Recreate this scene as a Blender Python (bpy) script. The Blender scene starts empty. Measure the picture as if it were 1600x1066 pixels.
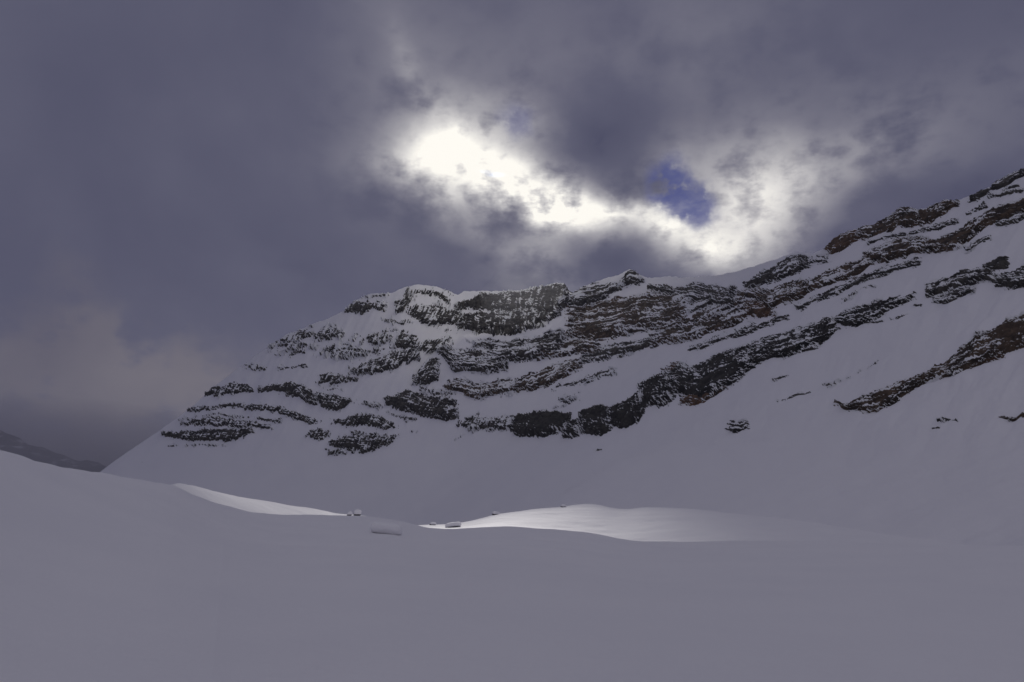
import bpy, math
import numpy as np
from mathutils import Vector

# ------------------------------------------------------------------ camera
sc = bpy.context.scene
COL = sc.collection
FPX = 1066.67                      # focal length in photograph pixels (24 mm on 36 mm)
PITCH = math.radians(12.0)
SP, CP = math.sin(PITCH), math.cos(PITCH)
cam_d = bpy.data.cameras.new('camera'); cam_d.lens = 24.0; cam_d.sensor_width = 36.0
cam_d.clip_start = 0.1; cam_d.clip_end = 60000
cam = bpy.data.objects.new('camera', cam_d); COL.objects.link(cam)
cam.location = (0, 0, 0); cam.rotation_euler = (math.radians(90) + PITCH, 0, 0)
sc.camera = cam

def ray(px, py):
    """direction of a pixel, scaled to one metre of depth"""
    px = np.asarray(px, float); py = np.asarray(py, float)
    cx = (px - 800) / FPX; cy = (533 - py) / FPX
    return np.stack([cx + 0 * cy, CP - cy * SP + 0 * cx, SP + cy * CP + 0 * cx], -1)

# ------------------------------------------------------------------ light
SUN_DIR = ray(775, 246); SUN_DIR /= np.linalg.norm(SUN_DIR)
SUN_EL = math.asin(SUN_DIR[2]); SUN_AZ = math.atan2(SUN_DIR[0], SUN_DIR[1])
sun_d = bpy.data.lights.new('sun', 'SUN'); sun_d.energy = 3.0; sun_d.angle = math.radians(0.4)
sun_d.color = (1.0, 0.965, 0.91)
sun = bpy.data.objects.new('sun', sun_d); COL.objects.link(sun)
sun.location = (0, 0, 3000)
sun.rotation_euler = Vector(-SUN_DIR).to_track_quat('-Z', 'Y').to_euler()

world = bpy.data.worlds.new('World'); sc.world = world; world.use_nodes = True
wn = world.node_tree; wn.nodes.clear()
wo = wn.nodes.new('ShaderNodeOutputWorld'); wb = wn.nodes.new('ShaderNodeBackground')
ws = wn.nodes.new('ShaderNodeTexSky'); ws.sky_type = 'NISHITA'; ws.sun_disc = False
ws.sun_elevation = SUN_EL; ws.sun_rotation = SUN_AZ; ws.altitude = 2600
ws.air_density = 1.0; ws.dust_density = 0.1; ws.ozone_density = 3.0
wb.inputs['Strength'].default_value = 0.05
wn.links.new(ws.outputs[0], wb.inputs[0]); wn.links.new(wb.outputs[0], wo.inputs[0])

sc.view_settings.view_transform = 'Standard'; sc.view_settings.look = 'None'
sc.view_settings.exposure = 0.0; sc.view_settings.gamma = 1.0
sc.view_settings.use_curve_mapping = False
sc.render.engine = 'CYCLES'
sc.cycles.use_denoising = True
sc.cycles.max_bounces = 6; sc.cycles.diffuse_bounces = 3; sc.cycles.volume_bounces = 2
sc.cycles.transparent_max_bounces = 8
sc.cycles.caustics_reflective = False; sc.cycles.caustics_refractive = False

# ------------------------------------------------------------------ numpy helpers
def _hash(ix, iy, iz, seed):
    h = (ix.astype(np.uint32) * np.uint32(374761393) + iy.astype(np.uint32) * np.uint32(668265263)
         + iz.astype(np.uint32) * np.uint32(2147483647) + np.uint32(seed * 144665 + 977))
    h = (h ^ (h >> np.uint32(13))) * np.uint32(1274126177)
    h = (h ^ (h >> np.uint32(16))) * np.uint32(2246822519)
    h = h ^ (h >> np.uint32(15))
    return h
def gnoise(x, y, z, seed=0):
    x, y, z = np.broadcast_arrays(np.asarray(x, float), np.asarray(y, float), np.asarray(z, float))
    xi = np.floor(x).astype(np.int64); yi = np.floor(y).astype(np.int64); zi = np.floor(z).astype(np.int64)
    xf = x - xi; yf = y - yi; zf = z - zi
    u = xf**3 * (xf * (xf * 6 - 15) + 10); v = yf**3 * (yf * (yf * 6 - 15) + 10); w = zf**3 * (zf * (zf * 6 - 15) + 10)
    def g(a, b, c):
        h = _hash((xi + a) & 0xffffffff, (yi + b) & 0xffffffff, (zi + c) & 0xffffffff, seed)
        gx = (h & np.uint32(1023)).astype(float) / 511.5 - 1
        gy = ((h >> np.uint32(10)) & np.uint32(1023)).astype(float) / 511.5 - 1
        gz = ((h >> np.uint32(20)) & np.uint32(1023)).astype(float) / 511.5 - 1
        return gx * (xf - a) + gy * (yf - b) + gz * (zf - c)
    def L(a, b, t): return a + (b - a) * t
    return 1.25 * L(L(L(g(0,0,0), g(1,0,0), u), L(g(0,1,0), g(1,1,0), u), v),
             L(L(g(0,0,1), g(1,0,1), u), L(g(0,1,1), g(1,1,1), u), v), w)
def fbm(x, y, z, seed=0, oct=4, gain=0.5, lac=2.03):
    s = 0.0; a = 1.0
    for k in range(oct):
        s = s + a * gnoise(np.asarray(x) * lac**k, np.asarray(y) * lac**k, np.asarray(z) * lac**k, seed + 17 * k)
        a *= gain
    return s
def sstep(a, b, x):
    t = np.clip((np.asarray(x, float) - a) / (b - a), 0, 1); return t * t * (3 - 2 * t)
def curve(pts, x):
    p = np.array(pts, float); return np.interp(x, p[:, 0], p[:, 1])
def smooth_curve(pts, x, k=6):
    x = np.asarray(x, float)
    return sum(curve(pts, x + d) for d in np.linspace(-k, k, 7)) / 7

def mesh_obj(name, verts, faces, mat, parent=None, smooth=True, attrs=None, **props):
    me = bpy.data.meshes.new(name)
    verts = np.ascontiguousarray(verts, np.float32).reshape(-1, 3)
    faces = np.ascontiguousarray(faces, np.int32)
    n = faces.shape[1]
    me.vertices.add(len(verts)); me.vertices.foreach_set('co', verts.ravel())
    me.loops.add(faces.size); me.loops.foreach_set('vertex_index', faces.ravel())
    me.polygons.add(len(faces))
    me.polygons.foreach_set('loop_start', np.arange(0, faces.size, n, dtype=np.int32))
    me.polygons.foreach_set('loop_total', np.full(len(faces), n, np.int32))
    me.update(calc_edges=True); me.validate()
    if smooth: me.polygons.foreach_set('use_smooth', np.ones(len(faces), bool))
    for k, a in (attrs or {}).items():
        at = me.attributes.new(k, 'FLOAT', 'POINT'); at.data.foreach_set('value', np.ascontiguousarray(a, np.float32).ravel())
    me.materials.append(mat)
    o = bpy.data.objects.new(name, me); COL.objects.link(o)
    if parent is not None: o.parent = parent
    for k, v in props.items(): o[k] = v
    return o
def grid_faces(nr, nc):
    i = np.arange(nr * nc).reshape(nr, nc)
    return np.stack([i[:-1, :-1], i[1:, :-1], i[1:, 1:], i[:-1, 1:]], -1).reshape(-1, 4)

# ------------------------------------------------------------------ materials
class NT:
    def __init__(s, name):
        s.m = bpy.data.materials.new(name); s.m.use_nodes = True; s.t = s.m.node_tree; s.t.nodes.clear()
        s.out = s.n('ShaderNodeOutputMaterial')
    def n(s, typ, **kw):
        nd = s.t.nodes.new(typ)
        for k, v in kw.items(): setattr(nd, k, v)
        return nd
    def set(s, sock, v):
        if isinstance(v, bpy.types.NodeSocket): s.t.links.new(v, sock)
        elif v is not None: sock.default_value = v
    def math(s, op, a, b=None, c=None, clamp=False):
        nd = s.n('ShaderNodeMath', operation=op, use_clamp=clamp)
        s.set(nd.inputs[0], a)
        if b is not None: s.set(nd.inputs[1], b)
        if c is not None: s.set(nd.inputs[2], c)
        return nd.outputs[0]
    def vmath(s, op, a, b=None, scale=None):
        nd = s.n('ShaderNodeVectorMath', operation=op); s.set(nd.inputs[0], a)
        if b is not None: s.set(nd.inputs[1], b)
        if scale is not None: s.set(nd.inputs['Scale'], scale)
        return nd.outputs['Value'] if op in ('LENGTH', 'DOT_PRODUCT') else nd.outputs[0]
    def noise(s, vec, scale, detail=4, rough=0.5, dist=0.0, color=False):
        nd = s.n('ShaderNodeTexNoise'); s.set(nd.inputs['Vector'], vec)
        nd.inputs['Scale'].default_value = scale; nd.inputs['Detail'].default_value = detail
        nd.inputs['Roughness'].default_value = rough; nd.inputs['Distortion'].default_value = dist
        return nd.outputs['Color' if color else 'Fac']
    def ramp(s, fac, stops, interp='LINEAR'):
        nd = s.n('ShaderNodeValToRGB'); nd.color_ramp.interpolation = interp
        e = nd.color_ramp.elements
        while len(e) < len(stops): e.new(0.5)
        for el, (p, c) in zip(e, stops):
            el.position = p; el.color = (c, c, c, 1) if isinstance(c, (int, float)) else (*c, 1)
        s.set(nd.inputs[0], fac); return nd.outputs[0]
    def mixc(s, fac, a, b):
        nd = s.n('ShaderNodeMix', data_type='RGBA'); s.set(nd.inputs[0], fac)
        for i, v in ((6, a), (7, b)):
            s.set(nd.inputs[i], v if isinstance(v, bpy.types.NodeSocket) else (*v, 1))
        return nd.outputs[2]
    def maprange(s, v, a, b, c=0.0, d=1.0, smooth=True):
        nd = s.n('ShaderNodeMapRange', interpolation_type='SMOOTHSTEP' if smooth else 'LINEAR')
        s.set(nd.inputs[0], v)
        for i, q in enumerate((a, b, c, d)): nd.inputs[i + 1].default_value = q
        return nd.outputs[0]
    def surf(s, sh): s.t.links.new(sh, s.out.inputs['Surface']); return s.m

SNOW = (0.88, 0.885, 0.905)
def snow_material(name, grain, bump, patch):
    k = NT(name); geo = k.n('ShaderNodeNewGeometry'); P = geo.outputs['Position']
    b = k.n('ShaderNodeBsdfPrincipled')
    f = k.noise(P, patch, 4, 0.55)
    k.set(b.inputs['Base Color'], k.mixc(f, (0.83, 0.825, 0.865), (0.91, 0.90, 0.925)))
    b.inputs['Roughness'].default_value = 0.75; b.inputs['Specular IOR Level'].default_value = 0.2
    h = k.math('ADD', k.noise(P, grain, 6, 0.6), k.math('MULTIPLY', k.noise(P, grain * 0.12, 4, 0.5), 2.5))
    bp = k.n('ShaderNodeBump'); bp.inputs['Strength'].default_value = 0.5; bp.inputs['Distance'].default_value = bump
    k.set(bp.inputs['Height'], h); k.set(b.inputs['Normal'], bp.outputs[0])
    return k.surf(b.outputs[0])
M_snow_near = snow_material('wind_packed_snow', 7.0, 0.03, 0.25)
M_snow_far = snow_material('mountain_snow', 0.22, 0.9, 0.012)

def rock_material(name, c0, c1, c2, scale):
    k = NT(name); geo = k.n('ShaderNodeNewGeometry'); P = geo.outputs['Position']
    b = k.n('ShaderNodeBsdfPrincipled')
    f = k.noise(P, 0.09 * scale, 5, 0.6, 0.4)
    mp = k.n('ShaderNodeMapping'); mp.inputs['Scale'].default_value = (0.05 * scale, 0.05 * scale, 0.55 * scale); k.set(mp.inputs[0], P)
    st = k.noise(mp.outputs[0], 1.0, 4, 0.6)
    fine = k.noise(P, 0.7 * scale, 5, 0.65)
    col = k.mixc(k.maprange(f, 0.38, 0.66), c0, c1)
    col = k.mixc(k.math('MULTIPLY', k.maprange(st, 0.5, 0.68), 0.55), col, c2)
    col = k.mixc(k.maprange(fine, 0.3, 0.75, 0.0, 0.5), col, c0)
    at = k.n('ShaderNodeAttribute', attribute_name='snow', attribute_type='GEOMETRY')
    e = k.math('ADD', at.outputs['Fac'], k.math('MULTIPLY', k.math('SUBTRACT', k.noise(P, 0.55 * scale, 4, 0.7), 0.5), 0.36))
    e = k.math('ADD', e, k.math('MULTIPLY', k.math('SUBTRACT', st, 0.5), 0.55))
    sn = k.maprange(e, 0.46, 0.56)
    k.set(b.inputs['Base Color'], k.mixc(sn, col, SNOW))
    b.inputs['Roughness'].default_value = 0.85; b.inputs['Specular IOR Level'].default_value = 0.15
    bp = k.n('ShaderNodeBump'); bp.inputs['Strength'].default_value = 0.8; bp.inputs['Distance'].default_value = 1.2 / scale
    k.set(bp.inputs['Height'], k.math('ADD', fine, k.math('MULTIPLY', sn, 0.3))); k.set(b.inputs['Normal'], bp.outputs[0])
    return k.surf(b.outputs[0])
M_dark = rock_material('dark_limestone', (0.034, 0.033, 0.035), (0.125, 0.115, 0.102), (0.075, 0.066, 0.057), 1)
M_black = rock_material('black_wall_rock', (0.020, 0.020, 0.022), (0.07, 0.065, 0.06), (0.045, 0.04, 0.035), 1)
M_brown = rock_material('brown_limestone', (0.040, 0.032, 0.028), (0.165, 0.115, 0.08), (0.09, 0.066, 0.048), 1)
M_ochre = rock_material('ochre_limestone', (0.075, 0.048, 0.035), (0.20, 0.115, 0.07), (0.11, 0.073, 0.05), 1)
M_boulder = rock_material('boulder_rock', (0.05, 0.05, 0.05), (0.10, 0.095, 0.09), (0.07, 0.065, 0.06), 12)

# ------------------------------------------------------------------ the sky: a cloud deck that closes the valley, open where the sun breaks through
def azel(px, py):
    d = ray(px, py); return math.degrees(math.atan2(d[0], d[1])), math.degrees(math.atan2(d[2], math.hypot(d[0], d[1])))
DECK_Z, DECK_R = 760.0, 15000.0
def build_sky():
    na, nr = 360, 150
    a = np.linspace(0, 2 * np.pi, na, endpoint=False)
    ph = np.linspace(0, 1, nr) ** 0.8 * math.radians(104)
    r = DECK_R * np.sin(ph); z = DECK_Z * np.cos(ph)
    V = np.stack([r[:, None] * np.sin(a), r[:, None] * np.cos(a), z[:, None] + 0 * a], -1)
    i = np.arange(nr * na).reshape(nr, na); j = np.roll(i, -1, 1)
    F = np.stack([i[:-1], j[:-1], j[1:], i[1:]], -1).reshape(-1, 4)
    mats = [sky_material(False), sky_material(True)]
    o = mesh_obj('sky', V.reshape(-1, 3), F, mats[0], kind='structure', label='grey storm cloud deck with a bright break and a blue gap')
    o.data.materials.append(mats[1])
    cen = V.reshape(-1, 3)[F].mean(1); ca = np.degrees(np.arctan2(cen[:, 0], cen[:, 1])); ce = np.degrees(np.arctan2(cen[:, 2], np.hypot(cen[:, 0], cen[:, 1])))
    a0, a1 = azel(690, 300)[0], azel(1170, 300)[0]; e0, e1 = azel(800, 450)[1], azel(800, 120)[1]
    o.data.polygons.foreach_set('material_index', ((ca > a0) & (ca < a1) & (ce > e0) & (ce < e1)).astype(np.int32))
def sky_material(openings):
    k = NT('cloud_sky'); geo = k.n('ShaderNodeNewGeometry'); P = geo.outputs['Position']
    d = k.vmath('NORMALIZE', P)
    sx = k.n('ShaderNodeSeparateXYZ'); k.set(sx.inputs[0], d)
    az = k.math('MULTIPLY', k.math('ARCTAN2', sx.outputs[0], sx.outputs[1]), 57.2958)
    el = k.math('MULTIPLY', k.math('ARCSINE', sx.outputs[2]), 57.2958)
    cb = k.n('ShaderNodeCombineXYZ'); k.set(cb.inputs[0], az); k.set(cb.inputs[1], el)
    C = cb.outputs[0]
    w1 = k.vmath('SUBTRACT', k.noise(d, 7.0, 3, 0.5, color=True), (0.5, 0.5, 0.5))
    ms = k.n('ShaderNodeMapping'); ms.inputs['Rotation'].default_value = (0, 0, math.radians(17)); ms.inputs['Scale'].default_value = (0.20, 0.42, 1); k.set(ms.inputs[0], C)
    w2 = k.vmath('SUBTRACT', k.noise(ms.outputs[0], 1.0, 6, 0.6, color=True), (0.5, 0.5, 0.5))
    w3 = k.vmath('SUBTRACT', k.noise(d, 30.0, 5, 0.55, color=True), (0.5, 0.5, 0.5))
    W = k.vmath('ADD', C, k.vmath('ADD', k.vmath('ADD', k.vmath('SCALE', w1, scale=2.2), k.vmath('SCALE', w2, scale=1.2)), k.vmath('SCALE', w3, scale=0.75)))
    def blob(px, py, rx, ry, rot, amp, vec=W):
        a0, e0 = azel(px, py)
        mp = k.n('ShaderNodeMapping', vector_type='TEXTURE')
        mp.inputs['Location'].default_value = (a0, e0, 0)
        mp.inputs['Rotation'].default_value = (0, 0, math.radians(-rot))
        s = 0.0537 * math.cos(math.radians(a0)) ** 2
        s2 = 0.0537 * math.cos(math.radians(e0 - 12)) * math.cos(math.radians(a0))
        mp.inputs['Scale'].default_value = (rx * s, ry * s2, 1)
        k.set(mp.inputs[0], vec)
        g = k.n('ShaderNodeTexGradient', gradient_type='QUADRATIC_SPHERE'); k.set(g.inputs[0], mp.outputs[0])
        return k.math('MULTIPLY', g.outputs['Fac'], amp)
    def total(lst, vec=W):
        t = None
        for b in lst:
            v = blob(*b, vec=vec); t = v if t is None else k.math('ADD', t, v)
        return t
    bright = total([
        # the break in front of the sun
        (768, 272, 270, 90, 16, 0.92), (708, 215, 130, 110, -40, 0.6), (645, 262, 170, 95, 8, 0.5), (865, 320, 170, 75, 28, 0.85),
        (770, 285, 430, 290, 10, 0.42),
        # the thin bright seam towards the blue gap
        (950, 333, 230, 52, 3, 0.72), (1040, 352, 130, 70, 25, 0.6),
        # bright cloud mass round the blue gap
        (1170, 300, 190, 165, 25, 0.58), (1110, 388, 240, 85, 8, 0.62), (1030, 262, 150, 95, 0, 0.28), (1220, 310, 300, 170, -15, 0.22), (1150, 330, 460, 280, 0, 0.24),
        # veil to the upper right, streak to the upper left, pale shaft below the break
        (1400, 225, 560, 210, -8, 0.30), (640, 110, 120, 300, -33, 0.17), (622, 75, 50, 90, -40, 0.08), (808, 190, 120, 85, 20, 0.42), (1050, 90, 950, 330, 0, 0.09),
        (845, 405, 150, 220, -28, 0.36), (760, 370, 70, 190, -38, 0.16), (690, 350, 60, 150, -42, 0.10),
        (390, 425, 170, 100, 20, 0.07),
    ])
    dark = total([
        (470, 430, 480, 210, 10, 0.08), (730, 390, 190, 85, 10, 0.18), (800, 345, 110, 45, 12, 0.30), (965, 400, 190, 75, 5, 0.26), (1310, 372, 240, 95, -15, 0.20),
        (1390, 298, 150, 50, -10, 0.16), (1500, 300, 190, 60, -10, 0.16), (945, 222, 210, 140, 20, 0.28), (90, 700, 340, 100, 12, 0.14),
    ])
    base = k.maprange(k.noise(d, 2.6, 5, 0.5, 0.3), 0.3, 0.72, 0.05, 0.17)
    tex = k.math('MULTIPLY', k.math('SUBTRACT', k.noise(k.vmath('ADD', d, k.vmath('SCALE', w2, scale=0.06)), 13.0, 5, 0.5), 0.5), 0.32)
    bn = k.math('MULTIPLY', k.math('SUBTRACT', k.noise(d, 9.0, 6, 0.58), 0.5), 0.9)
    bank = k.maprange(k.math('ADD', total([(140, 590, 520, 260, 10, 1.0), (335, 600, 190, 130, -15, 0.3)]), bn), 0.10, 0.55)
    bright = k.math('MULTIPLY', bright, 0.93)
    B = k.math('SUBTRACT', k.math('ADD', bright, base), dark)
    B = k.math('ADD', B, k.math('MULTIPLY', bank, 0.075))
    B = k.math('MULTIPLY', B, k.math('ADD', tex, 1.0))
    back = k.maprange(k.math('SUBTRACT', k.math('MULTIPLY', sx.outputs[2], 0.6), sx.outputs[1]), -0.55, 0.5, 0.0, 0.25)
    B = k.math('ADD', k.math('MAXIMUM', B, 0.0), back)
    col = k.ramp(B, [(0.0, (0.072, 0.074, 0.125)), (0.14, (0.107, 0.108, 0.162)), (0.30, (0.188, 0.185, 0.235)),
                     (0.55, (0.40, 0.39, 0.42)), (0.8, (0.72, 0.70, 0.69)), (1.0, (1.03, 1.0, 0.93))])
    # the warm bank of billowing cloud over the lower left valley
    col = k.mixc(k.math('MULTIPLY', bank, 0.75), col, k.vmath('MULTIPLY', col, (1.12, 1.04, 0.90)))
    em = k.n('ShaderNodeEmission'); k.set(em.inputs[0], col); 
    if not openings:
        k.m.cycles.emission_sampling = 'NONE'; return k.surf(em.outputs[0])
    # openings: blue gap, thin blue window, and the gap that lets the sun reach the valley drifts
    Wg = k.vmath('ADD', C, k.vmath('ADD', k.vmath('SCALE', w1, scale=0.8), k.vmath('SCALE', w3, scale=2.1)))
    gap = k.maprange(total([(1045, 282, 92, 86, -20, 1.6), (1084, 327, 85, 76, 0, 1.6)], Wg), 0.25, 0.95, 0.0, 0.93)
    gap = k.math('MULTIPLY', gap, k.maprange(k.noise(ms.outputs[0], 2.6, 5, 0.6), 0.35, 0.62, 0.86, 1.0))
    thin = k.maprange(total([(808, 188, 80, 60, 20, 1.2)], Wg), 0.1, 0.8, 0.0, 0.55)
    def sunhole(tx, ty, tz, hx, hy, rot=0, t=1.0, soft=0.85):
        """opening through which the sun reaches the target point; half sizes in metres"""
        zc = 750.0
        for _ in range(4):
            c = np.array([tx, ty]) + SUN_DIR[:2] * (zc - tz) / SUN_DIR[2]
            zc = DECK_Z * math.sqrt(1 - (np.hypot(*c) / DECK_R) ** 2)
        mp = k.n('ShaderNodeMapping', vector_type='TEXTURE')
        mp.inputs['Location'].default_value = (c[0], c[1], zc)
        mp.inputs['Rotation'].default_value = (0, 0, math.radians(rot))
        mp.inputs['Scale'].default_value = (hx, hy, 4000)
        k.set(mp.inputs[0], P)
        return k.maprange(k.vmath('LENGTH', mp.outputs[0]), soft, 1.1, t, 0.0)
    hole = k.math('MAXIMUM', sunhole(-3, 86, -3, 30, 19, t=0.85, soft=0.15), sunhole(-27, 72, -2, 20, 13, 25, t=0.38, soft=0.5))
    veil = k.math('MAXIMUM', gap, thin)
    k.set(em.inputs[1], k.math('SUBTRACT', 1.0, veil))
    tr = k.n('ShaderNodeBsdfTransparent'); mx = k.n('ShaderNodeAddShader')
    vc = k.mixc(veil, (0, 0, 0), (1.0, 0.66, 0.90)); hc = k.mixc(hole, (0, 0, 0), (1, 1, 1))
    k.set(tr.inputs[0], k.vmath('MAXIMUM', vc, hc))
    k.set(mx.inputs[0], em.outputs[0]); k.set(mx.inputs[1], tr.outputs[0])
    k.surf(mx.outputs[0]); k.m.cycles.emission_sampling = 'NONE'
    return k.m

# ------------------------------------------------------------------ mountain: macro surface
H = 100.0
def at_height(px, py, z): d = ray(px, py); return d * (z / d[2])
def plane(p, q, slope):
    """plane through two points of one level line, rising away from the camera by slope degrees; returns n/c with n.P = c"""
    u = (q - p); u[2] = 0; u /= np.linalg.norm(u)
    back = np.array([-u[1], u[0], 0]);  back = back if back @ np.array([p[0], p[1], 0]) > 0 else -back
    s = math.radians(slope); n = back * math.sin(s) - np.array([0, 0, 1]) * math.cos(s)
    return n / (n @ p)
PA = plane(at_height(1560, 432, H), at_height(850, 660, H), 40)
PB = plane(at_height(330, 680, H), at_height(640, 672, H * 1.02), 45)
RIM = [(600, 660), (650, 600), (670, 563), (690, 546), (725, 529), (800, 522), (850, 510), (880, 482), (893, 450)]
SKYLINE = [(-500, 1000), (60, 806), (120, 766), (160, 735), (200, 706), (250, 672), (300, 634), (320, 617), (350, 592), (390, 563), (420, 543), (450, 524), (480, 510),
           (510, 499), (540, 485), (560, 467), (572, 461), (590, 459), (612, 459), (635, 449), (652, 445), (680, 448), (700, 455), (716, 460),
           (725, 455), (760, 455), (800, 454), (830, 452), (850, 448), (868, 442), (878, 443), (886, 450), (891, 464), (896, 461),
           (920, 445), (945, 435), (968, 430), (985, 421), (995, 427), (1010, 433), (1025, 434), (1045, 432), (1060, 434), (1090, 433), (1120, 429), (1150, 425),
           (1185, 414), (1215, 405), (1240, 396), (1255, 393), (1270, 397), (1290, 388), (1300, 378), (1320, 365), (1345, 360), (1370, 350), (1400, 333), (1412, 325), (1425, 327), (1445, 326),
           (1475, 316), (1495, 313), (1515, 306), (1530, 299), (1550, 292), (1570, 279), (1600, 267), (1700, 222), (1850, 165), (2050, 110)]
def skyline(x):
    x = np.asarray(x, float); y = curve(SKYLINE, x)
    return y + 1.6 * fbm(x / 9.0, 0.3, 7.7, 5, 4) * sstep(150, 400, x)
def invdepth(px, py):
    d = ray(px, py); a = d @ PA; b = d @ PB
    k = 6000.0
    w = np.logaddexp(a * k, b * k) / k
    # the far block stands behind the rim of the front shoulder
    up = sstep(0, 5, curve(RIM, px) - py) * sstep(620, 730, px) * (1 - sstep(890, 896, px))
    w = w * (1 - 0.09 * up)
    ln = curve([(700, 830), (770, 808), (840, 792), (880, 770), (915, 748), (970, 716), (1050, 690)], px)
    w = w * (1 + 0.05 * sstep(0, 6, py - ln) * sstep(690, 780, px) * (1 - sstep(930, 1250, px)))
    # apron flattens towards the valley
    foot = np.clip(py - (690 + 0.02 * (px - 800)), 0, None)
    w = w * (1 + 0.0000045 * foot**2)
    return np.maximum(w, 1 / 4000.0)
def S0raw(px, py):
    w = invdepth(px, py); return ray(px, py) / w[..., None]
def S0(px, py):
    """snow surface of the mountain: position, outward normal, metres per pixel"""
    px, py = np.broadcast_arrays(np.asarray(px, float), np.asarray(py, float))
    P = S0raw(px, py); e = 2.0
    du = S0raw(px + e, py) - S0raw(px - e, py); dv = S0raw(px, py + e) - S0raw(px, py - e)
    N = np.cross(dv, du); N /= np.linalg.norm(N, axis=-1, keepdims=True)
    N = np.where((N * P).sum(-1, keepdims=True) > 0, -N, N)
    m = np.linalg.norm(P, axis=-1) / FPX
    # relief: spurs and runnels down the fall line, hummocks, drifted hollows
    q = px + 0.55 * (py - 600); s = sstep(740, 640, py)
    lo_ = sstep(820, 1000, px) * sstep(-20, 60, py - curve([(800, 660), (1000, 640), (1300, 520), (1600, 420)], px))
    run = py + 0.34 * px
    rel = (3.5 * fbm(px / 110, py / 90, 1.3, 11, 3) + 4.4 * s * fbm(q / 38, py / 130, 4.1, 23, 3) + 0.9 * s * fbm(q / 13, py / 45, 2.2, 31, 3) + 0.28 * fbm(px / 5, py / 5, 0.7, 41, 3) * s
           + lo_ * (6.0 * fbm(run / 42, px / 300, 0.4, 51, 3) + 1.3 * fbm(run / 14, px / 160, 0.9, 53, 3)))
    fade = sstep(-2, 14, py - curve(SKYLINE, px))
    return P + N * (rel * m * (0.3 + 0.7 * fade))[..., None], N, m

def build_mountain():
    xs = np.concatenate([np.arange(-60, 150, 6), np.arange(150, 1640, 2.2), np.arange(1640, 2000, 6)])
    v = np.linspace(0, 1, 210) ** 1.15
    top = skyline(xs); bot = np.full_like(xs, 1000.0); bot = np.maximum(880 + 0 * xs, top + 40)
    PY = top[None] + v[:, None] * (bot - top)[None]; PX = np.broadcast_to(xs, PY.shape)
    P, N, m = S0(PX, PY)
    # the far side of the ridge, falling away behind the crest
    crest = P[0]; back = crest.copy(); back[:, 2] = 0; back /= np.linalg.norm(back, axis=1, keepdims=True)
    rows = []
    for s, dz in ((900, -620), (420, -270), (160, -85), (50, -19), (14, -3.2), (4, -0.3)):
        q = crest + back * s; q[:, 2] += dz
        q += fbm(q[:, 0] / 60, q[:, 1] / 60, q[:, 2] / 60, 3, 3)[:, None] * np.array([0, 0, 1.0]) * min(25, s * 0.12); rows.append(q)
    V = np.concatenate([np.array(rows), P]); nr, nc = V.shape[:2]
    return mesh_obj('mountain', V.reshape(-1, 3), grid_faces(nr, nc), M_snow_far, kind='structure',
                    label='snow-covered mountain face with dark rock bands under cloud')
mountain = build_mountain()
build_sky()

# ------------------------------------------------------------------ mountain: cliff bands and outcrops
# name, material, (x, top, bottom) along the band, ragged px, streak lean, snow bias, strata period px
K = []
def band(name, pts, mat='d', rag=4.0, lean=-0.5, snow=0.0, strata=7.0, label=None, relief=1.0): K.append((name, pts, mat, rag, lean, snow, strata, label, relief))
c, o, g, l = 'cliff_band', 'rock_outcrop', 'ridge_crag', 'rock_ledge'
# left face
band(c, [(310,613,620),(330,606,619),(350,600,617),(370,596,612),(385,595,608),(394,604,611)], snow=0.04)
band(c, [(407,603,613),(425,602,613),(440,598,614),(455,597,619),(470,600,623),(480,607,627),(491,612,630)])
band(c, [(496,610,632),(510,613,639),(525,616,640),(540,621,635),(549,624,629)])
band(l, [(291,636,642),(310,633,642),(340,632,640),(360,628,637),(378,627,633)], snow=0.06)
band(l, [(384,628,635),(400,629,641),(420,632,643),(442,635,647)], snow=0.04)
band(l, [(443,639,648),(460,642,654),(480,648,661),(503,655,662)], snow=0.02)
band(l, [(283,650,655),(335,644,651),(397,646,652)], snow=0.14, rag=5)
band(l, [(283,657,662),(320,653,665),(350,652,666),(390,655,668),(424,662,671)], snow=0.06)
band(l, [(402,649,656),(437,654,661)], snow=0.12)
band(c, [(257,675,682),(270,673,685),(300,672,689),(330,671,690),(355,669,690),(380,669,687),(394,670,677)], snow=-0.02)
band(l, [(260,694,700),(300,694,700),(330,692,701),(352,693,699)], snow=0.14)
band(l, [(176,731,734.5),(190,728,731),(205,725,728),(215,720,724),(228,719,726)], snow=0.2, rag=4)
band(o, [(483,674,684),(498,667,689),(513,671,681)], snow=0.1)
band(o, [(433,533,538),(450,524,537),(470,515,531),(484,511,526)], snow=0.10, rag=6)
band(o, [(494,520,530),(510,511,532),(531,517,526)], snow=0.12, rag=6)
band(l, [(383,567,576),(415,573,578)], snow=0.08, rag=4)
band(l, [(438,573,578),(455,574,577),(480,568,574)], snow=0.08, rag=4)
band(l, [(452,551,559),(474,546,552)], snow=0.08, rag=4)
band(l, [(424,552,556),(436,551,562),(446,550,558)], snow=0.14, rag=4)
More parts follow.
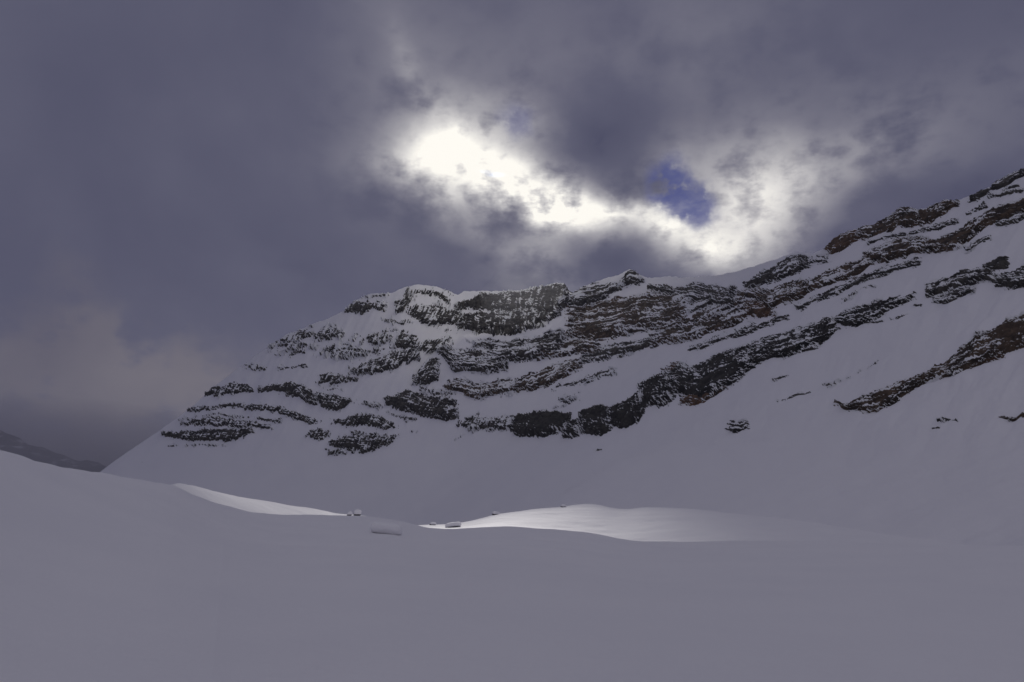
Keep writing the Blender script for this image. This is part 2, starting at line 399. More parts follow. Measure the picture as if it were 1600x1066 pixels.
# summit block of the far peak
band(g, [(541,486,491),(552,470,491),(568,471,494),(582,475,486),(600,477,488)], snow=0.05, rag=5)
band(g, [(568,459,467),(585,460,468),(607,456,466)], snow=0.16, rag=5)
band(o, [(621,474,489),(630,464,491),(641,450,472)], snow=0.10, rag=6)
band(c, [(640,482,491),(655,479,504),(675,477,509),(695,483,508),(718,486,507)], snow=0.06, rag=6)
band(c, [(640,452,470),(665,450,466),(685,452,474),(708,460,480)], snow=0.17, rag=8)
band(c, [(710,474,486),(730,465,484),(760,459,487),(790,456,489),(820,454,490),(850,448,493),(870,442,493),(885,445,482),(892,456,470)], snow=0.03, rag=4, lean=-0.25, strata=14)
band(c, [(718,491,510),(745,488,522),(775,488,526),(800,486,523),(825,484,517),(850,483,507),(874,480,494)], snow=0.02, rag=5, lean=-0.2, strata=15)
band(o, [(495,522,530),(515,509,531),(532,517,526)], snow=0.12, rag=7)
band(o, [(544,523,533),(560,520,534)], snow=0.14, rag=5)
band(o, [(570,526,538),(590,519,540),(614,513,532)], snow=0.14, rag=7)
band(c, [(616,531,540),(632,515,547),(647,524,547)], snow=0.02, rag=6)
band(c, [(552,574,583),(580,562,586),(600,556,580),(625,546,570),(648,540,561)], snow=0.10, rag=7)
band(c, [(498,586,600),(515,579,600),(535,585,596),(555,588,594)], snow=0.08, rag=5)
band(o, [(505,605,612),(532,598,610)], snow=0.2, rag=5)
band(c, [(648,588,601),(662,569,602),(672,561,597),(684,559,592)], snow=0.04, rag=4)
band(l, [(650,534,549),(675,529,553),(702,526,541)], snow=0.12, rag=6)
band(o, [(425,540,548),(450,530,552),(475,532,550),(490,536,546)], snow=0.2, rag=9)
band(o, [(500,540,556),(530,534,562),(560,540,560),(575,545,556)], snow=0.24, rag=9)
band(o, [(560,545,556),(590,540,556),(615,535,552)], snow=0.18, rag=8)
band(o, [(600,498,505),(625,500,508),(640,496,504)], snow=0.14, rag=6)
band(o, [(690,512,520),(715,514,522)], snow=0.18, rag=6)
band(o, [(655,600,612),(690,606,622),(712,612,624)], snow=0.26, rag=8)
band(o, [(560,622,634),(585,626,640),(604,632,642)], snow=0.22, rag=7)
# front shoulder under the rim
band(c, [(690,541,556),(710,548,578),(735,548,580),(760,548,582),(787,546,577)], snow=0.08, rag=7, lean=0.1)
band(l, [(736,530,547),(776,529,547)], snow=0.2, rag=6, lean=0.1)
band(c, [(696,598,607),(720,592,614),(745,598,621),(770,597,618),(804,590,610)], 'b', snow=0.10, rag=6, lean=0.2, strata=6)
band(c, [(757,540,562),(790,534,564),(820,529,566),(850,524,558),(884,517,550)], snow=0.09, rag=7, lean=0.2, strata=6)
band(c, [(748,602,620),(775,600,614),(802,596,607)], 'b', snow=0.12, rag=6, lean=0.2, strata=6)
band(c, [(603,623,633),(620,614,641),(640,609,644),(660,613,650),(680,619,654),(700,621,657),(712,624,651)], snow=-0.03, rag=4)
band(l, [(608,644,650),(635,647,660),(655,652,657)], snow=0.14, rag=5)
band(c, [(521,656,661),(540,652,666),(560,649,669),(580,649,668),(600,654,670),(617,660,669)], snow=0.03, rag=5)
band(c, [(515,689,696),(535,683,702),(560,681,706),(580,684,704),(600,684,697),(618,681,687)], snow=0.0, rag=5)
band(l, [(551,674,678),(575,676,686),(600,680,686)], snow=0.08, rag=5)
band(l, [(514,703,711),(537,699,709)], snow=0.12, rag=5)
band(c, [(718,656,665),(740,649,673),(765,653,672),(790,651,672),(803,648,668)], snow=0.10, rag=6)
band(l, [(636,671,674),(650,674,678),(662,669,673)], snow=0.14, rag=4)
band(l, [(706,685,690),(724,678,684)], snow=0.16, rag=5)
# long black wall
band(c, [(798,652,672),(808,647,682),(830,643,682),(850,641,682),(870,642,674),(893,640,668)], 'k', snow=-0.12, rag=3, lean=0, strata=16)
band(c, [(879,658,681),(892,654,684),(906,652,682)], 'k', snow=-0.02, rag=3, lean=0, strata=16)
band(c, [(904,642,672),(920,634,679),(940,630,682),(954,636,672)], 'k', snow=-0.12, rag=2.5, lean=0, strata=18)
band(c, [(951,638,662),(968,629,668),(985,620,664),(998,610,658),(1007,606,642)], 'k', snow=-0.09, rag=3, lean=0, strata=16)
band(c, [(997,602,646),(1015,589,634),(1030,582,636),(1045,578,632),(1058,586,620)], 'k', snow=-0.04, rag=4, lean=0, strata=14)
band(c, [(1042,581,612),(1060,570,616),(1080,572,622),(1100,563,626),(1125,553,614),(1150,545,600),(1178,533,577)], 'k', snow=-0.03, rag=4, lean=0.2, strata=12)
band(c, [(1172,536,578),(1200,528,566),(1225,519,563),(1250,510,556),(1280,503,541),(1298,496,528),(1309,497,513)], 'k', snow=-0.01, rag=4, lean=0.3, strata=9)
band(c, [(1305,498,504),(1320,489,512),(1340,481,511),(1360,475,502),(1382,470,490),(1402,465,480),(1428,459,468)], 'k', snow=0.0, rag=4, lean=0.3, strata=9)
band(o, [(1064,618,630),(1085,612,633),(1110,602,627),(1135,594,608)], 'o', snow=0.0, rag=3, lean=0.4, strata=6, label='ochre rock foot below the black wall')
band(o, [(1040,570,580),(1055,564,584),(1068,566,578)], 'o', snow=0.08, rag=5, lean=0.4, strata=6)
# striped upper wall
band(g, [(893,463,480),(910,449,480),(930,445,472),(950,441,464),(967,443,456)], snow=0.04, rag=5, lean=0.3)
band(g, [(972,436,451),(982,424,449),(990,419,446),(1003,429,442)], snow=0.06, rag=4, lean=0.3)
band(c, [(890,482,524),(920,474,533),(950,468,532),(980,464,523),(1010,459,515),(1040,458,512),(1066,456,502),(1080,460,482)], 'b', snow=0.0, rag=6, lean=0.35, strata=7)
band(o, [(957,466,478),(966,463,482),(976,464,478)], 'o', snow=-0.05, rag=3, lean=0.3, label='rust brown rock patch high on the striped wall')
band(c, [(1015,445,455),(1055,450,462),(1080,442,472),(1110,444,473),(1130,448,482),(1152,449,486)], snow=0.04, rag=6, lean=0.35, strata=7)
band(c, [(836,548,563),(870,535,558),(900,527,550),(935,530,549)], 'b', snow=0.07, rag=6, lean=0.35, strata=6)
band(c, [(808,597,608),(830,585,608),(860,573,602),(880,566,592),(908,559,575)], 'b', snow=0.02, rag=5, lean=0.35, strata=6)
band(l, [(866,605,609),(905,592,601),(940,581,590),(957,575,582)], snow=0.06, rag=5, lean=0.35)
band(o, [(868,625,640),(885,612,638),(902,614,626)], snow=0.22, rag=6, lean=0.3)
band(c, [(912,554,567),(950,540,562),(980,533,552),(1010,528,546),(1024,525,537)], snow=0.02, rag=5, lean=0.35, strata=6)
band(c, [(1020,524,542),(1050,513,535),(1085,503,525),(1110,498,518),(1140,490,514),(1168,478,500)], 'b', snow=0.03, rag=5, lean=0.35, strata=6)
band(c, [(1030,508,518),(1060,497,510),(1090,487,502),(1130,471,488),(1163,460,476)], 'b', snow=0.04, rag=5, lean=0.35, strata=6)
band(c, [(1040,490,503),(1065,480,494),(1100,464,480),(1135,453,469)], snow=0.05, rag=5, lean=0.35, strata=6)
band(c, [(1169,474,494),(1190,468,498),(1210,465,493)], 'o', snow=-0.05, rag=4, lean=0.3, strata=7, label='ochre brown cliff in the striped wall')
band(c, [(1160,458,472),(1180,452,470),(1204,454,484),(1225,444,477),(1245,438,470),(1264,434,459)], 'b', snow=0.01, rag=5, lean=0.3, strata=6)
band(g, [(1168,441,457),(1195,427,448),(1215,416,442),(1235,402,432),(1250,396,426),(1265,402,421)], snow=0.02, rag=5, lean=0.3, strata=7)
band(l, [(1138,522,532),(1160,513,527),(1185,504,516),(1210,497,507),(1228,493,499)], snow=0.04, rag=4, lean=0.3)
band(l, [(1077,541,549),(1110,529,541),(1133,521,531)], snow=0.1, rag=5, lean=0.3)
band(c, [(1255,442,456),(1280,430,452),(1310,419,440),(1340,407,434),(1362,400,416)], 'b', snow=-0.01, rag=4, lean=0.3, strata=7)
band(l, [(1248,473,483),(1290,455,467),(1330,440,451),(1370,424,437),(1400,414,426),(1434,403,415)], snow=0.04, rag=5, lean=0.3, strata=6)
band(l, [(1320,468,474),(1345,454,460),(1365,445,450)], snow=0.12, rag=4, lean=0.3)
band(g, [(1262,408,418),(1280,400,416),(1296,398,412)], snow=0.14, rag=6, lean=0.2)
band(g, [(1290,383,389),(1300,374,399),(1315,364,396),(1330,359,386),(1347,358,374)], 'o', snow=-0.1, rag=3, lean=0.3, label='rust brown crag on the skyline')
band(g, [(1343,358,374),(1370,347,368),(1395,333,362),(1406,328,350)], 'b', snow=-0.05, rag=3.5, lean=0.3)
band(g, [(1399,331,352),(1412,322,357),(1422,320,357),(1436,327,350)], 'b', snow=-0.04, rag=3, lean=0.2)
band(g, [(1432,328,353),(1455,320,346),(1475,314,333),(1494,310,320)], 'b', snow=-0.03, rag=3.5, lean=0.3)
band(g, [(1515,303,315),(1530,297,313),(1547,294,304)], snow=-0.06, rag=2.5, lean=0.3)
band(g, [(1550,289,299),(1570,277,295),(1588,267,283),(1625,254,268),(1700,224,240),(1780,193,212),(1850,167,178)], snow=-0.05, rag=3, lean=0.3)
band(l, [(1568,296,301),(1580,291,298),(1593,287,293)], snow=-0.02, rag=2.5, lean=0.3)
band(c, [(1430,384,394),(1445,378,394),(1470,369,392),(1490,360,390),(1510,345,380),(1524,337,366)], 'b', snow=-0.08, rag=3.5, lean=0.3, strata=8)
band(c, [(1520,346,367),(1550,329,354),(1575,317,342),(1600,307,331),(1660,285,310),(1760,248,278),(1850,214,244),(1930,190,205)], 'b', snow=-0.06, rag=3, lean=0.3, strata=8)
band(c, [(1354,396,407),(1380,384,412),(1400,374,407),(1425,368,400),(1447,371,394)], 'b', snow=0.02, rag=5, lean=0.3, strata=6)
band(l, [(1360,375,381),(1395,365,373),(1425,360,368),(1440,356,362)], snow=0.1, rag=4, lean=0.3)
band(l, [(1445,355,362),(1470,344,357),(1490,337,346)], snow=0.03, rag=4, lean=0.3)
band(l, [(1512,386,393),(1530,374,383),(1547,369,375)], snow=0.0, rag=4, lean=0.3)
band(l, [(1512,329,334),(1540,316,325)], snow=0.04, rag=4, lean=0.3)
band(l, [(1550,306,311),(1575,299,306),(1600,293,300)], snow=0.05, rag=4, lean=0.3)
band(c, [(1560,345,353),(1580,334,350),(1600,328,343),(1640,312,330)], snow=0.04, rag=5, lean=0.3, strata=6)
# right-hand outcrops
band(c, [(1451,444,467),(1470,437,461),(1490,429,450),(1510,421,447),(1530,418,442),(1553,424,441)], snow=0.0, rag=4, lean=0.4, strata=8)
band(o, [(1538,412,421),(1560,403,427),(1577,401,419)], snow=-0.07, rag=3, lean=0.4, strata=8)
band(c, [(1462,466,474),(1485,457,474),(1505,449,464),(1522,445,459)], snow=0.02, rag=4, lean=0.4, strata=7)
band(c, [(1560,431,448),(1580,423,452),(1600,415,449),(1640,400,440),(1720,372,408),(1800,346,370)], snow=0.0, rag=4, lean=0.4, strata=7)
band(l, [(1350,502,506),(1365,499,505),(1380,501,504)], snow=0.02, rag=2.5)
band(l, [(1393,499,503),(1408,495,499),(1421,489,494)], snow=0.02, rag=2.5)
band(l, [(1427,476,481),(1442,474,479)], snow=0.02, rag=2.5)
band(c, [(1306,625,630),(1320,627,639),(1340,619,641),(1365,610,638),(1392,598,632),(1412,589,613),(1430,584,601),(1452,577,591)], 'b', snow=0.0, rag=4, lean=0.4, strata=8)
band(c, [(1446,580,592),(1470,567,590),(1490,554,587),(1510,540,580),(1530,530,570),(1552,521,562),(1576,509,557),(1600,500,544),(1660,478,520),(1760,440,486),(1850,410,446),(1920,392,410)], 'b', snow=-0.03, rag=3.5, lean=0.4, strata=9)
band(o, [(1520,562,572),(1545,554,566),(1568,548,560)], 'o', snow=-0.1, rag=3, lean=0.4, label='orange stained rock at the foot of the lower right band')
band(o, [(1136,660,669),(1150,656,676),(1168,656,669)], snow=0.02, rag=4, lean=0.4, strata=6)
band(l, [(1213,621,625.5),(1240,612,618),(1263,606,610)], snow=0.0, rag=3, lean=0.4)
band(l, [(1285,598,601),(1310,590,594),(1340,578,582),(1368,564,569)], snow=0.12, rag=4, lean=0.4)
band(l, [(1207,590,593),(1232,581,586)], snow=0.06, rag=3)
band(o, [(1465,654,659),(1480,652,658),(1497,657,661)], snow=0.0, rag=2.5)
band(o, [(1456,666,670),(1468,667,671)], snow=0.0, rag=2)
band(o, [(1562,648,653),(1580,648,656),(1600,642,651),(1650,628,640)], 'b', snow=-0.06, rag=2.5)
band(o, [(931,703,707),(941,701,706)], snow=0.0, rag=2)

MATS = {'k': M_black, 'd': M_dark, 'b': M_brown, 'o': M_ochre}
def build_band(idx, name, pts, mat, rag, lean, snow, strata, label, relief):
    p = np.array(pts, float); thick = (p[:, 2] - p[:, 1]).mean()
    mgn = 2.0 + rag * 0.9
    st = 0.72
    xs = np.arange(p[0, 0] - mgn, p[-1, 0] + mgn, st)
    yt = smooth_curve(p[:, :2], xs, 3); yb = smooth_curve(p[:, [0, 2]], xs, 3)
    nr = int((p[:, 2] - p[:, 1]).max() + 2 * mgn) / st; nr = int(nr) + 2
    v = np.linspace(0, 1, nr)
    PY = (yt - mgn)[None] + v[:, None] * (yb - yt + 2 * mgn)[None]; PX = np.broadcast_to(xs, PY.shape)
    P, N, m = S0(PX, PY); mm = float(np.median(m))
    # band coordinates in rock-sized units (world metres scaled by the band's own size)
    mid = (yt + yb)[None] / 2; b = PY - mid
    sd = idx * 3 + 100
    end = np.minimum(PX - p[0, 0], p[-1, 0] - PX) * 0.45 + 1.0
    d = np.minimum(np.minimum(PY - yt, yb - PY), end)
    q = PX - lean * b
    layered = lean > 0.05
    n0 = fbm(PX / 34, b / 20, idx * 1.1, sd + 31, 2)              # where snow has held or blown off
    n1 = fbm(PX / 12, b / 9, idx * 1.7, sd, 4, 0.55)              # lumps
    n2 = fbm(q / (5.5 if layered else 3.2), b / 15, idx * 0.9, sd + 7, 4, 0.55)         # ribs and gullies
    n3 = fbm(PX / 3.4, b / 2.0, idx * 0.37, sd + 9, 3, 0.6)       # broken rock
    n5 = fbm((PX + 3 * n1) / (48 if layered else 16), (b + 1.5 * n2) / 1.9, idx * 2.1, sd + 21, 4, 0.6)       # bedding
    a2, a5 = (0.28, 1.2) if layered else (0.95, 0.5)
    dd = d - (1.0 if snow < 0.13 else 3.0 if snow < 0.17 else 4.6) - 1.5 * np.clip(skyline(PX) - PY + 1, 0, None) + rag * (0.6 * n0 + 0.8 * n1 + a2 * n2 + 0.5 * n3 + a5 * n5)
    e = np.clip(dd / max(2.0, 0.22 * thick), -1.2, 1.0)
    prof = np.where(e > 0, 0.35 + 0.65 * sstep(0, 1, e), e)
    vv = np.clip((PY - yt) / np.maximum(yb - yt, 1), 0, 1)
    amp = relief * np.clip(0.2 * thick, 1.0, 6.0) * (0.6 + 0.6 * vv)
    # strata: ledges that tread back and fall steeply
    ph = b / strata + (0.35 if layered else 0.8) * n1 + 0.25 * n2 + 0.15 * PX / 40
    saw = ph - np.floor(ph)
    ledge = np.where(saw < 0.75, saw / 0.75, (1 - saw) / 0.25)
    off = amp * prof + np.where(e > 0, 1, 0.0) * sstep(0, 0.5, e) * (0.16 * strata * ledge + 1.2 * n2 + 0.7 * n3 + 1.1 * n1 + 0.06 * thick * n0)
    Q = P + N * (off * m)[..., None]
    # snow lies on what faces up
    du = np.gradient(Q, axis=1); dv = np.gradient(Q, axis=0)
    nn = np.cross(dv, du); nn /= np.linalg.norm(nn, axis=-1, keepdims=True) + 1e-9
    nn = np.where((nn * N).sum(-1, keepdims=True) < 0, -nn, nn)
    dz = nn[..., 2] - N[..., 2]
    kb = 0.6 if strata > 10 else 1.0
    s = 0.33 + snow * 1.5 + 0.7 * dz + (0.60 if lean < -0.1 else 0.30 if not layered else 0.2) * n2 + (0.12 if layered else 0.2) * n3 + (0.28 * (sstep(0.66, 0.85, saw) - 0.25) if layered else 0) + (0.85 if layered else 0.45) * kb * n5 + 0.25 * n1 + 0.35 * n0
    s = s + 0.30 * sstep(0.9, -0.1, e)
    f = grid_faces(*PY.shape)
    keep = (off.ravel()[f].max(1) > -0.35)
    f = f[keep]
    if len(f) < 4: return
    used = np.unique(f); rm = np.full(PY.size, -1); rm[used] = np.arange(len(used)); f = rm[f]
    V = Q.reshape(-1, 3)[used]; S = s.ravel()[used]; NN = N.reshape(-1, 3)[used]
    # skirt: carry every open edge back into the mountain so that the rock is a body, not a sheet
    ed = np.concatenate([f[:, [0, 1]], f[:, [1, 2]], f[:, [2, 3]], f[:, [3, 0]]])
    key = ed[:, 0].astype(np.int64) * len(V) + ed[:, 1]; rkey = ed[:, 1].astype(np.int64) * len(V) + ed[:, 0]
    be = ed[~np.isin(key, rkey)]
    bv = np.unique(be); mp = np.full(len(V), -1); mp[bv] = len(V) + np.arange(len(bv))
    V2 = V[bv] - NN[bv] * (7 * mm) - np.array([0, 0, 2.0 * mm]); S2 = S[bv]
    sk = np.stack([be[:, 1], be[:, 0], mp[be[:, 0]], mp[be[:, 1]]], -1)
    ob = mesh_obj(name, np.concatenate([V, V2]), np.concatenate([f, sk]), MATS[mat], mountain, attrs={'snow': np.concatenate([S, S2])})
    if label: ob['label'] = label
for i, b in enumerate(K): build_band(i, *b)

# ------------------------------------------------------------------ near snowfield
def wp(px, py, r):
    d = ray(px, py); d = d / math.hypot(d[0], d[1]); return math.atan2(d[0], d[1]), r, d[2] * r
F_LINE = [(-250, 680, 24), (0, 704, 30), (80, 722, 34), (160, 741, 38), (270, 759, 45), (330, 783, 48), (380, 799, 50), (430, 806, 52), (520, 807, 53), (570, 807, 53),
          (610, 811, 53), (665, 823, 52), (700, 826, 51), (740, 824, 51), (800, 823, 51), (870, 826, 50), (920, 833, 48), (960, 842, 46), (1000, 848, 45), (1060, 849, 45), (1150, 847, 45),
          (1250, 847, 44), (1600, 852, 40), (1900, 858, 36)]
G_LINE = [(-250, 730, 50), (0, 740, 50), (160, 760, 55), (255, 764, 60), (275, 756, 68), (300, 757, 72), (330, 765, 75), (380, 776, 79), (450, 788, 83), (500, 796, 86), (530, 804, 87),
          (555, 805, 88), (580, 808, 88), (610, 814, 88), (650, 822, 90), (680, 819.5, 92), (705, 820, 93), (740, 814, 95), (775, 804, 98), (830, 796, 101), (870, 792.5, 103), (905, 787, 105),
          (930, 787, 105), (960, 794, 103), (985, 795, 102), (1000, 792, 102), (1050, 794, 100), (1100, 797, 99), (1150, 803, 97), (1250, 815, 94), (1400, 838, 88), (1600, 865, 80), (1900, 890, 70)]
FA = np.array([wp(*t) for t in F_LINE]); GA = np.array([wp(*t) for t in G_LINE])
def interp_s(A, az, k):
    return sum(np.interp(az + s, A[:, 0], A[:, k]) for s in np.radians(np.linspace(-0.5, 0.5, 5))) / 5
def pchip(R, Z, r):
    """R, Z (K, ...) nodes; r (...) -> z, monotone cubic"""
    h = np.diff(R, axis=0); dl = np.diff(Z, axis=0) / h
    mt = np.zeros_like(Z); same = dl[:-1] * dl[1:] > 0
    w1 = 2 * h[1:] + h[:-1]; w2 = h[1:] + 2 * h[:-1]
    with np.errstate(divide='ignore', invalid='ignore'):
        hm = (w1 + w2) / (w1 / dl[:-1] + w2 / dl[1:])
    mt[1:-1] = np.where(same, hm, 0); mt[0] = dl[0]; mt[-1] = dl[-1]
    out = np.zeros_like(r)
    for i in range(len(h)):
        t = (r - R[i]) / h[i]; s = (t >= 0) & (t <= 1); t = np.clip(t, 0, 1)
        v = ((1 + 2 * t) * (1 - t)**2 * Z[i] + t * (1 - t)**2 * h[i] * mt[i] + t * t * (3 - 2 * t) * Z[i + 1] + t * t * (t - 1) * h[i] * mt[i + 1])
        out = np.where(s, v, out)
    return np.where(r > R[-1], Z[-1], out)
def ground(az, r):
    az, r = np.broadcast_arrays(np.asarray(az, float), np.asarray(r, float))
    rF, zF, rG, zG = (interp_s(FA, az, 1), interp_s(FA, az, 2), interp_s(GA, az, 1), interp_s(GA, az, 2))
    bk = sstep(math.radians(48), math.radians(100), np.abs(az))
    zF = zF * (1 - bk) - 1.9 * bk; zG = zG * (1 - bk) - 4.0 * bk; rF = rF * (1 - bk) + 42 * bk; rG = rG * (1 - bk) + 75 * bk
    rM = rF + 0.42 * (rG - rF)
    sF = zF / rF; sG = zG / rG
    zM = sF * rM - 0.25 - 0.06 * (rM - rF)
    zM = np.minimum(zM, sG * rM - 0.4)
    z0 = np.full_like(r, -1.75)
    half = rF * 0.55; zh = -1.75 + (zF + 1.75) * 0.42 - 0.25
    R = np.stack([0 * r - 1, 0 * r + 5, half, rF, rM, rG, rG + 22, rG + 70, 0 * r + 330, 0 * r + 900, 0 * r + 12000])
    Z = np.stack([z0, z0 - 0.05, zh, zF, zM, zG, zG - 4.5, zG - 20, 0 * r - 75, 0 * r - 95, 0 * r - 99.0])
    z = pchip(R, Z, r)
    x = r * np.sin(az); y = r * np.cos(az)
    near = sstep(2, 25, r)
    z = z + near * (0.22 * fbm(x / 22, y / 13, 0.5, 61, 3) + 0.07 * fbm(x / 4.2 + 0.3 * y / 2, y / 1.9, 0.2, 67, 4)) + sstep(150, 400, r) * 5 * fbm(x / 140, y / 140, 0.9, 71, 3)
    return z
def build_ground():
    front = np.radians(np.concatenate([np.arange(-52, 52, 0.11)])); rest = np.radians(np.arange(52, 308, 2.0))
    az = np.concatenate([front, rest]); azw = np.where(az > np.pi, az - 2 * np.pi, az)
    r = np.concatenate([[0.05], np.geomspace(0.6, 28, 90), np.arange(28.4, 118, 0.4), np.geomspace(119, 11800, 60)])
    A, Rr = np.meshgrid(azw, r); Z = ground(A, Rr)
    V = np.stack([Rr * np.sin(A), Rr * np.cos(A), Z], -1)
    nr, nc = Z.shape; i = np.arange(nr * nc).reshape(nr, nc); j = np.roll(i, -1, 1)
    F = np.stack([i[:-1], j[:-1], j[1:], i[1:]], -1).reshape(-1, 4)
    mesh_obj('snowfield', V.reshape(-1, 3), F, M_snow_near, kind='structure', label='smooth shaded snowfield with a sunlit drift beyond its crest')
build_ground()

# ------------------------------------------------------------------ far hill in the left valley
def build_hill():
    xs = np.linspace(-5600, -1500, 300); n = 60
    t = np.linspace(-1, 1, n)
    X, T = np.meshgrid(xs, t)
    top = np.interp(xs, [-5600, -4800, -4200, -3600, -3000, -2800, -2600, -2450, -2300, -2100, -1900, -1500], [300, 420, 380, 440, 330, 270, 190, 150, 120, 100, 120, 60])
    Zr = -100 + (top[None] + 100) * (1 - np.abs(T)) ** 0.8
    Y = 3900 + T * 650
    Zr = Zr + 22 * fbm(X / 120, Y / 120, 0.4, 81, 5) * sstep(0, 0.3, 1 - np.abs(T))
    s = 0.36 + 0.35 * fbm(X / 60, Y / 60, Zr / 25, 83, 5)
    mesh_obj('hill', np.stack([X, Y, Zr], -1).reshape(-1, 3), grid_faces(n, len(xs)), M_dark, kind='structure', attrs={'snow': s.ravel()},
             label='dark hillside fading into cloud beyond the left valley')
build_hill()

# ------------------------------------------------------------------ boulders and snow lumps
import bmesh
def ground_hit(px, py, r0=8, r1=140):
    d = ray(px, py); hl = math.hypot(d[0], d[1]); az = math.atan2(d[0], d[1])
    rr = np.arange(r0, r1, 0.05); g = ground(np.full_like(rr, az), rr); z = d[2] / hl * rr
    hit = np.where(z <= g)[0]
    r = rr[hit[0]] if len(hit) else r1
    return np.array([r * math.sin(az), r * math.cos(az), ground(az, r).item()]), r
def lump(sub, size, seed, rough, flat=None):
    bm = bmesh.new(); bmesh.ops.create_icosphere(bm, subdivisions=sub, radius=1)
    v = np.array([q.co[:] for q in bm.verts]); f = np.array([[q.index for q in fc.verts] for fc in bm.faces]); bm.free()
    n = fbm(v[:, 0] * 1.3 + seed, v[:, 1] * 1.3, v[:, 2] * 1.3, seed, 3)
    v = v * (1 + rough * n)[:, None]
    if flat is not None: v[:, 2] = np.maximum(v[:, 2], flat + 0.05 * n)
    return v * np.array(size), f
def empty(name, loc, label, cat, group=None):
    e = bpy.data.objects.new(name, None); COL.objects.link(e); e.location = loc; e.empty_display_size = 0.3
    e['label'] = label; e['category'] = cat
    if group: e['group'] = group
    return e
def boulder(px, py, w, h, seed, label, r0=8):
    p, r = ground_hit(px, py, r0); s = r / FPX; W, Hh = w * s / 2, h * s
    e = empty('snow_capped_boulder', p, label, 'boulder', 'snow-capped boulders around the sunlit drift')
    v, f = lump(4, (W, W * 0.8, Hh * 0.42), seed, 0.34); v[:, 2] += Hh * 0.18
    mesh_obj('rock', v, f, M_boulder, e, attrs={'snow': np.clip(0.1 + 0.25 * v[:, 2] / Hh, 0, 1)})
    v, f = lump(4, (W * 1.08, W * 0.9, Hh * 0.68), seed + 3, 0.22, flat=-0.2); v[:, 2] += Hh * 0.36; v[:, 0] += W * 0.12
    mesh_obj('snow_cap', v, f, M_snow_near, e)
    return p
boulder(546, 805.5, 7, 5.5, 3, 'smaller snow-capped boulder left of its neighbour on the snow crest', 75)
boulder(558, 806, 10, 9.5, 5, 'larger snow-capped boulder on the crest right of the left sunlit strip', 75)
boulder(774, 804.5, 10, 5, 8, 'snow-capped boulder on the upper left edge of the sunlit drift', 75)
boulder(676, 820.5, 9, 4, 11, 'low snow-covered boulder behind the small white flat', 80)
boulder(880, 792.5, 8, 4, 14, 'small snowy boulder just behind the top of the sunlit drift', 90)

def snow_slab(name, px, py, w, h, lean, label, r0, seed, shade_under):
    p, r = ground_hit(px, py, r0); s = r / FPX; W, Hh = w * s / 2, h * s
    v, f = lump(5, (1, 1, 1), seed, 0.10)
    sg = np.sign(v); v = sg * np.abs(v) ** np.array([0.5, 0.6, 0.65])            # rounded block
    v[:, 0] *= W; v[:, 1] *= W * 0.55; v[:, 2] *= Hh * 0.5
    under = np.clip(-v[:, 2] / (Hh * 0.5), 0, 1)
    v[:, 1] += under * W * (0.5 if shade_under else 0.3)                                                   # wind-cut underside
    v[:, 2] += Hh * 0.38 + lean * v[:, 0] + 0.04 * Hh * fbm(v[:, 0] * 3 / W, v[:, 1] * 3 / W, v[:, 2], seed, 3)
    o = mesh_obj(name, v, f, M_snow_near); o.location = p
    o['label'] = label; o['category'] = 'snow block'
    if shade_under:
        q, g = lump(3, (W * 0.8, W * 0.35, Hh * 0.35), seed + 2, 0.25); q[:, 2] += 0.02 * Hh + lean * q[:, 0]  # dark body added below the overhang to stand for its undershadow
        mesh_obj('rock', q, g, M_boulder, o, attrs={'snow': np.zeros(len(q))})
    return o
snow_slab('snow_block', 603, 834, 47, 19, -0.11, 'wind-carved lump of snow standing alone on the shaded snowfield', 10, 21, False)
snow_slab('snow_slab', 708, 824, 24, 8, 0.12, 'overhanging snow slab with a dark body added for the shade underneath, left tip of the sunlit drift', 75, 25, True)

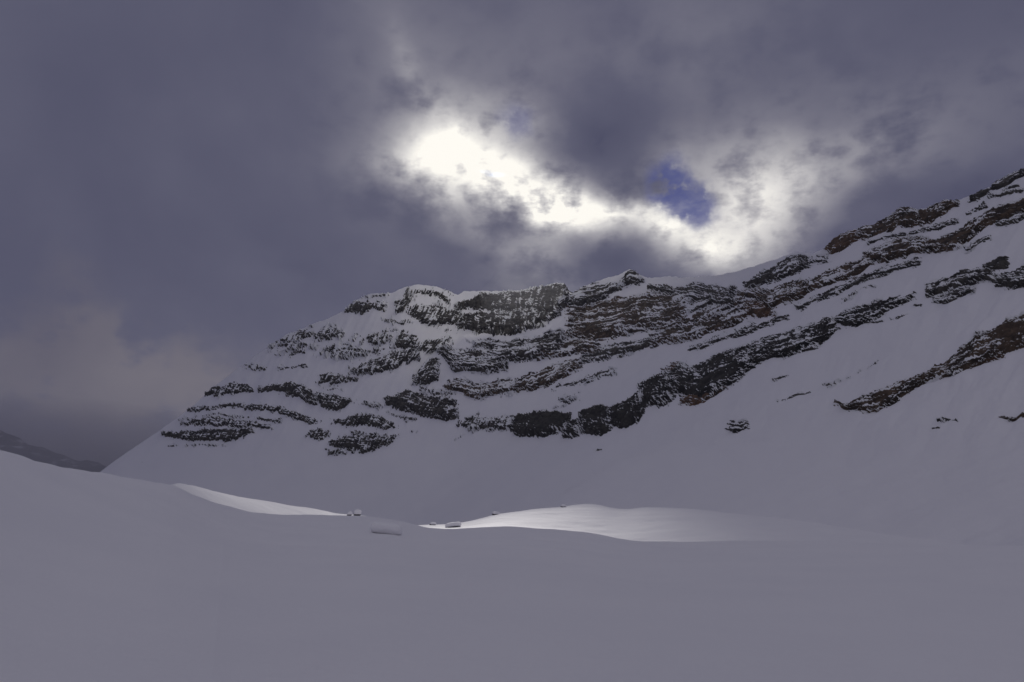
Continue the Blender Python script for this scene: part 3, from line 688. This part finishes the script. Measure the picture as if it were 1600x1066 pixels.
# ------------------------------------------------------------------ air
def air(name, color, density, aniso):
    k = NT(name + '_air'); v = k.n('ShaderNodeVolumePrincipled')
    v.inputs['Color'].default_value = (*color, 1); v.inputs['Density'].default_value = density; v.inputs['Anisotropy'].default_value = aniso
    k.t.links.new(v.outputs[0], k.out.inputs['Volume']); return k.m
lo, hi = np.array([-6500., -6500., -135.]), np.array([6500., 6500., 640.])
c8 = np.array([[x, y, z] for x in (0, 1) for y in (0, 1) for z in (0, 1)]) * (hi - lo) + lo
FB = np.array([[0, 1, 3, 2], [4, 6, 7, 5], [0, 4, 5, 1], [2, 3, 7, 6], [0, 2, 6, 4], [1, 5, 7, 3]])
mesh_obj('haze', c8, FB, air('haze', (0.95, 0.96, 1.0), 0.000025, 0.2), smooth=False, kind='stuff', label='thin grey mountain haze filling the valley')
# cloud lying in the valley to the left, round the far hill
v, f = lump(4, (2600, 1500, 560), 31, 0.06); v += np.array([-3900, 4150, 60])
v[:, 2] = np.clip(v[:, 2], -128, 600)
m = air('fog_bank', (0.96, 0.96, 0.985), 0.0, 0.2); t = m.node_tree
geo = t.nodes.new('ShaderNodeNewGeometry'); sp = t.nodes.new('ShaderNodeSeparateXYZ'); mr = t.nodes.new('ShaderNodeMapRange')
t.links.new(geo.outputs['Position'], sp.inputs[0]); t.links.new(sp.outputs[2], mr.inputs[0])
for q, val in enumerate((60.0, 520.0, 0.0018, 0.0)): mr.inputs[q + 1].default_value = val
vn = [n for n in t.nodes if n.type == 'PRINCIPLED_VOLUME'][0]; t.links.new(mr.outputs[0], vn.inputs['Density'])
mesh_obj('fog_bank', v, f, m, kind='stuff', label='pale fog bank lying in the valley beyond the left end of the mountain')
v, f = lump(4, (120, 70, 95), 37, 0.08)  # volume added to lighten the far cliffs, standing in for a shaft of light
ang = math.radians(20); v = v @ np.array([[math.cos(ang), 0, -math.sin(ang)], [0, 1, 0], [math.sin(ang), 0, math.cos(ang)]])
v += S0raw(np.array(825.0), np.array(480.0)) * 0.97
mesh_obj('light_shaft_volume', v, f, air('light_shaft_volume', (0.98, 0.98, 0.99), 0.0016, 0.3), kind='stuff', label='thin pale volume added in place of the light shaft over the cliffs left of the notch')
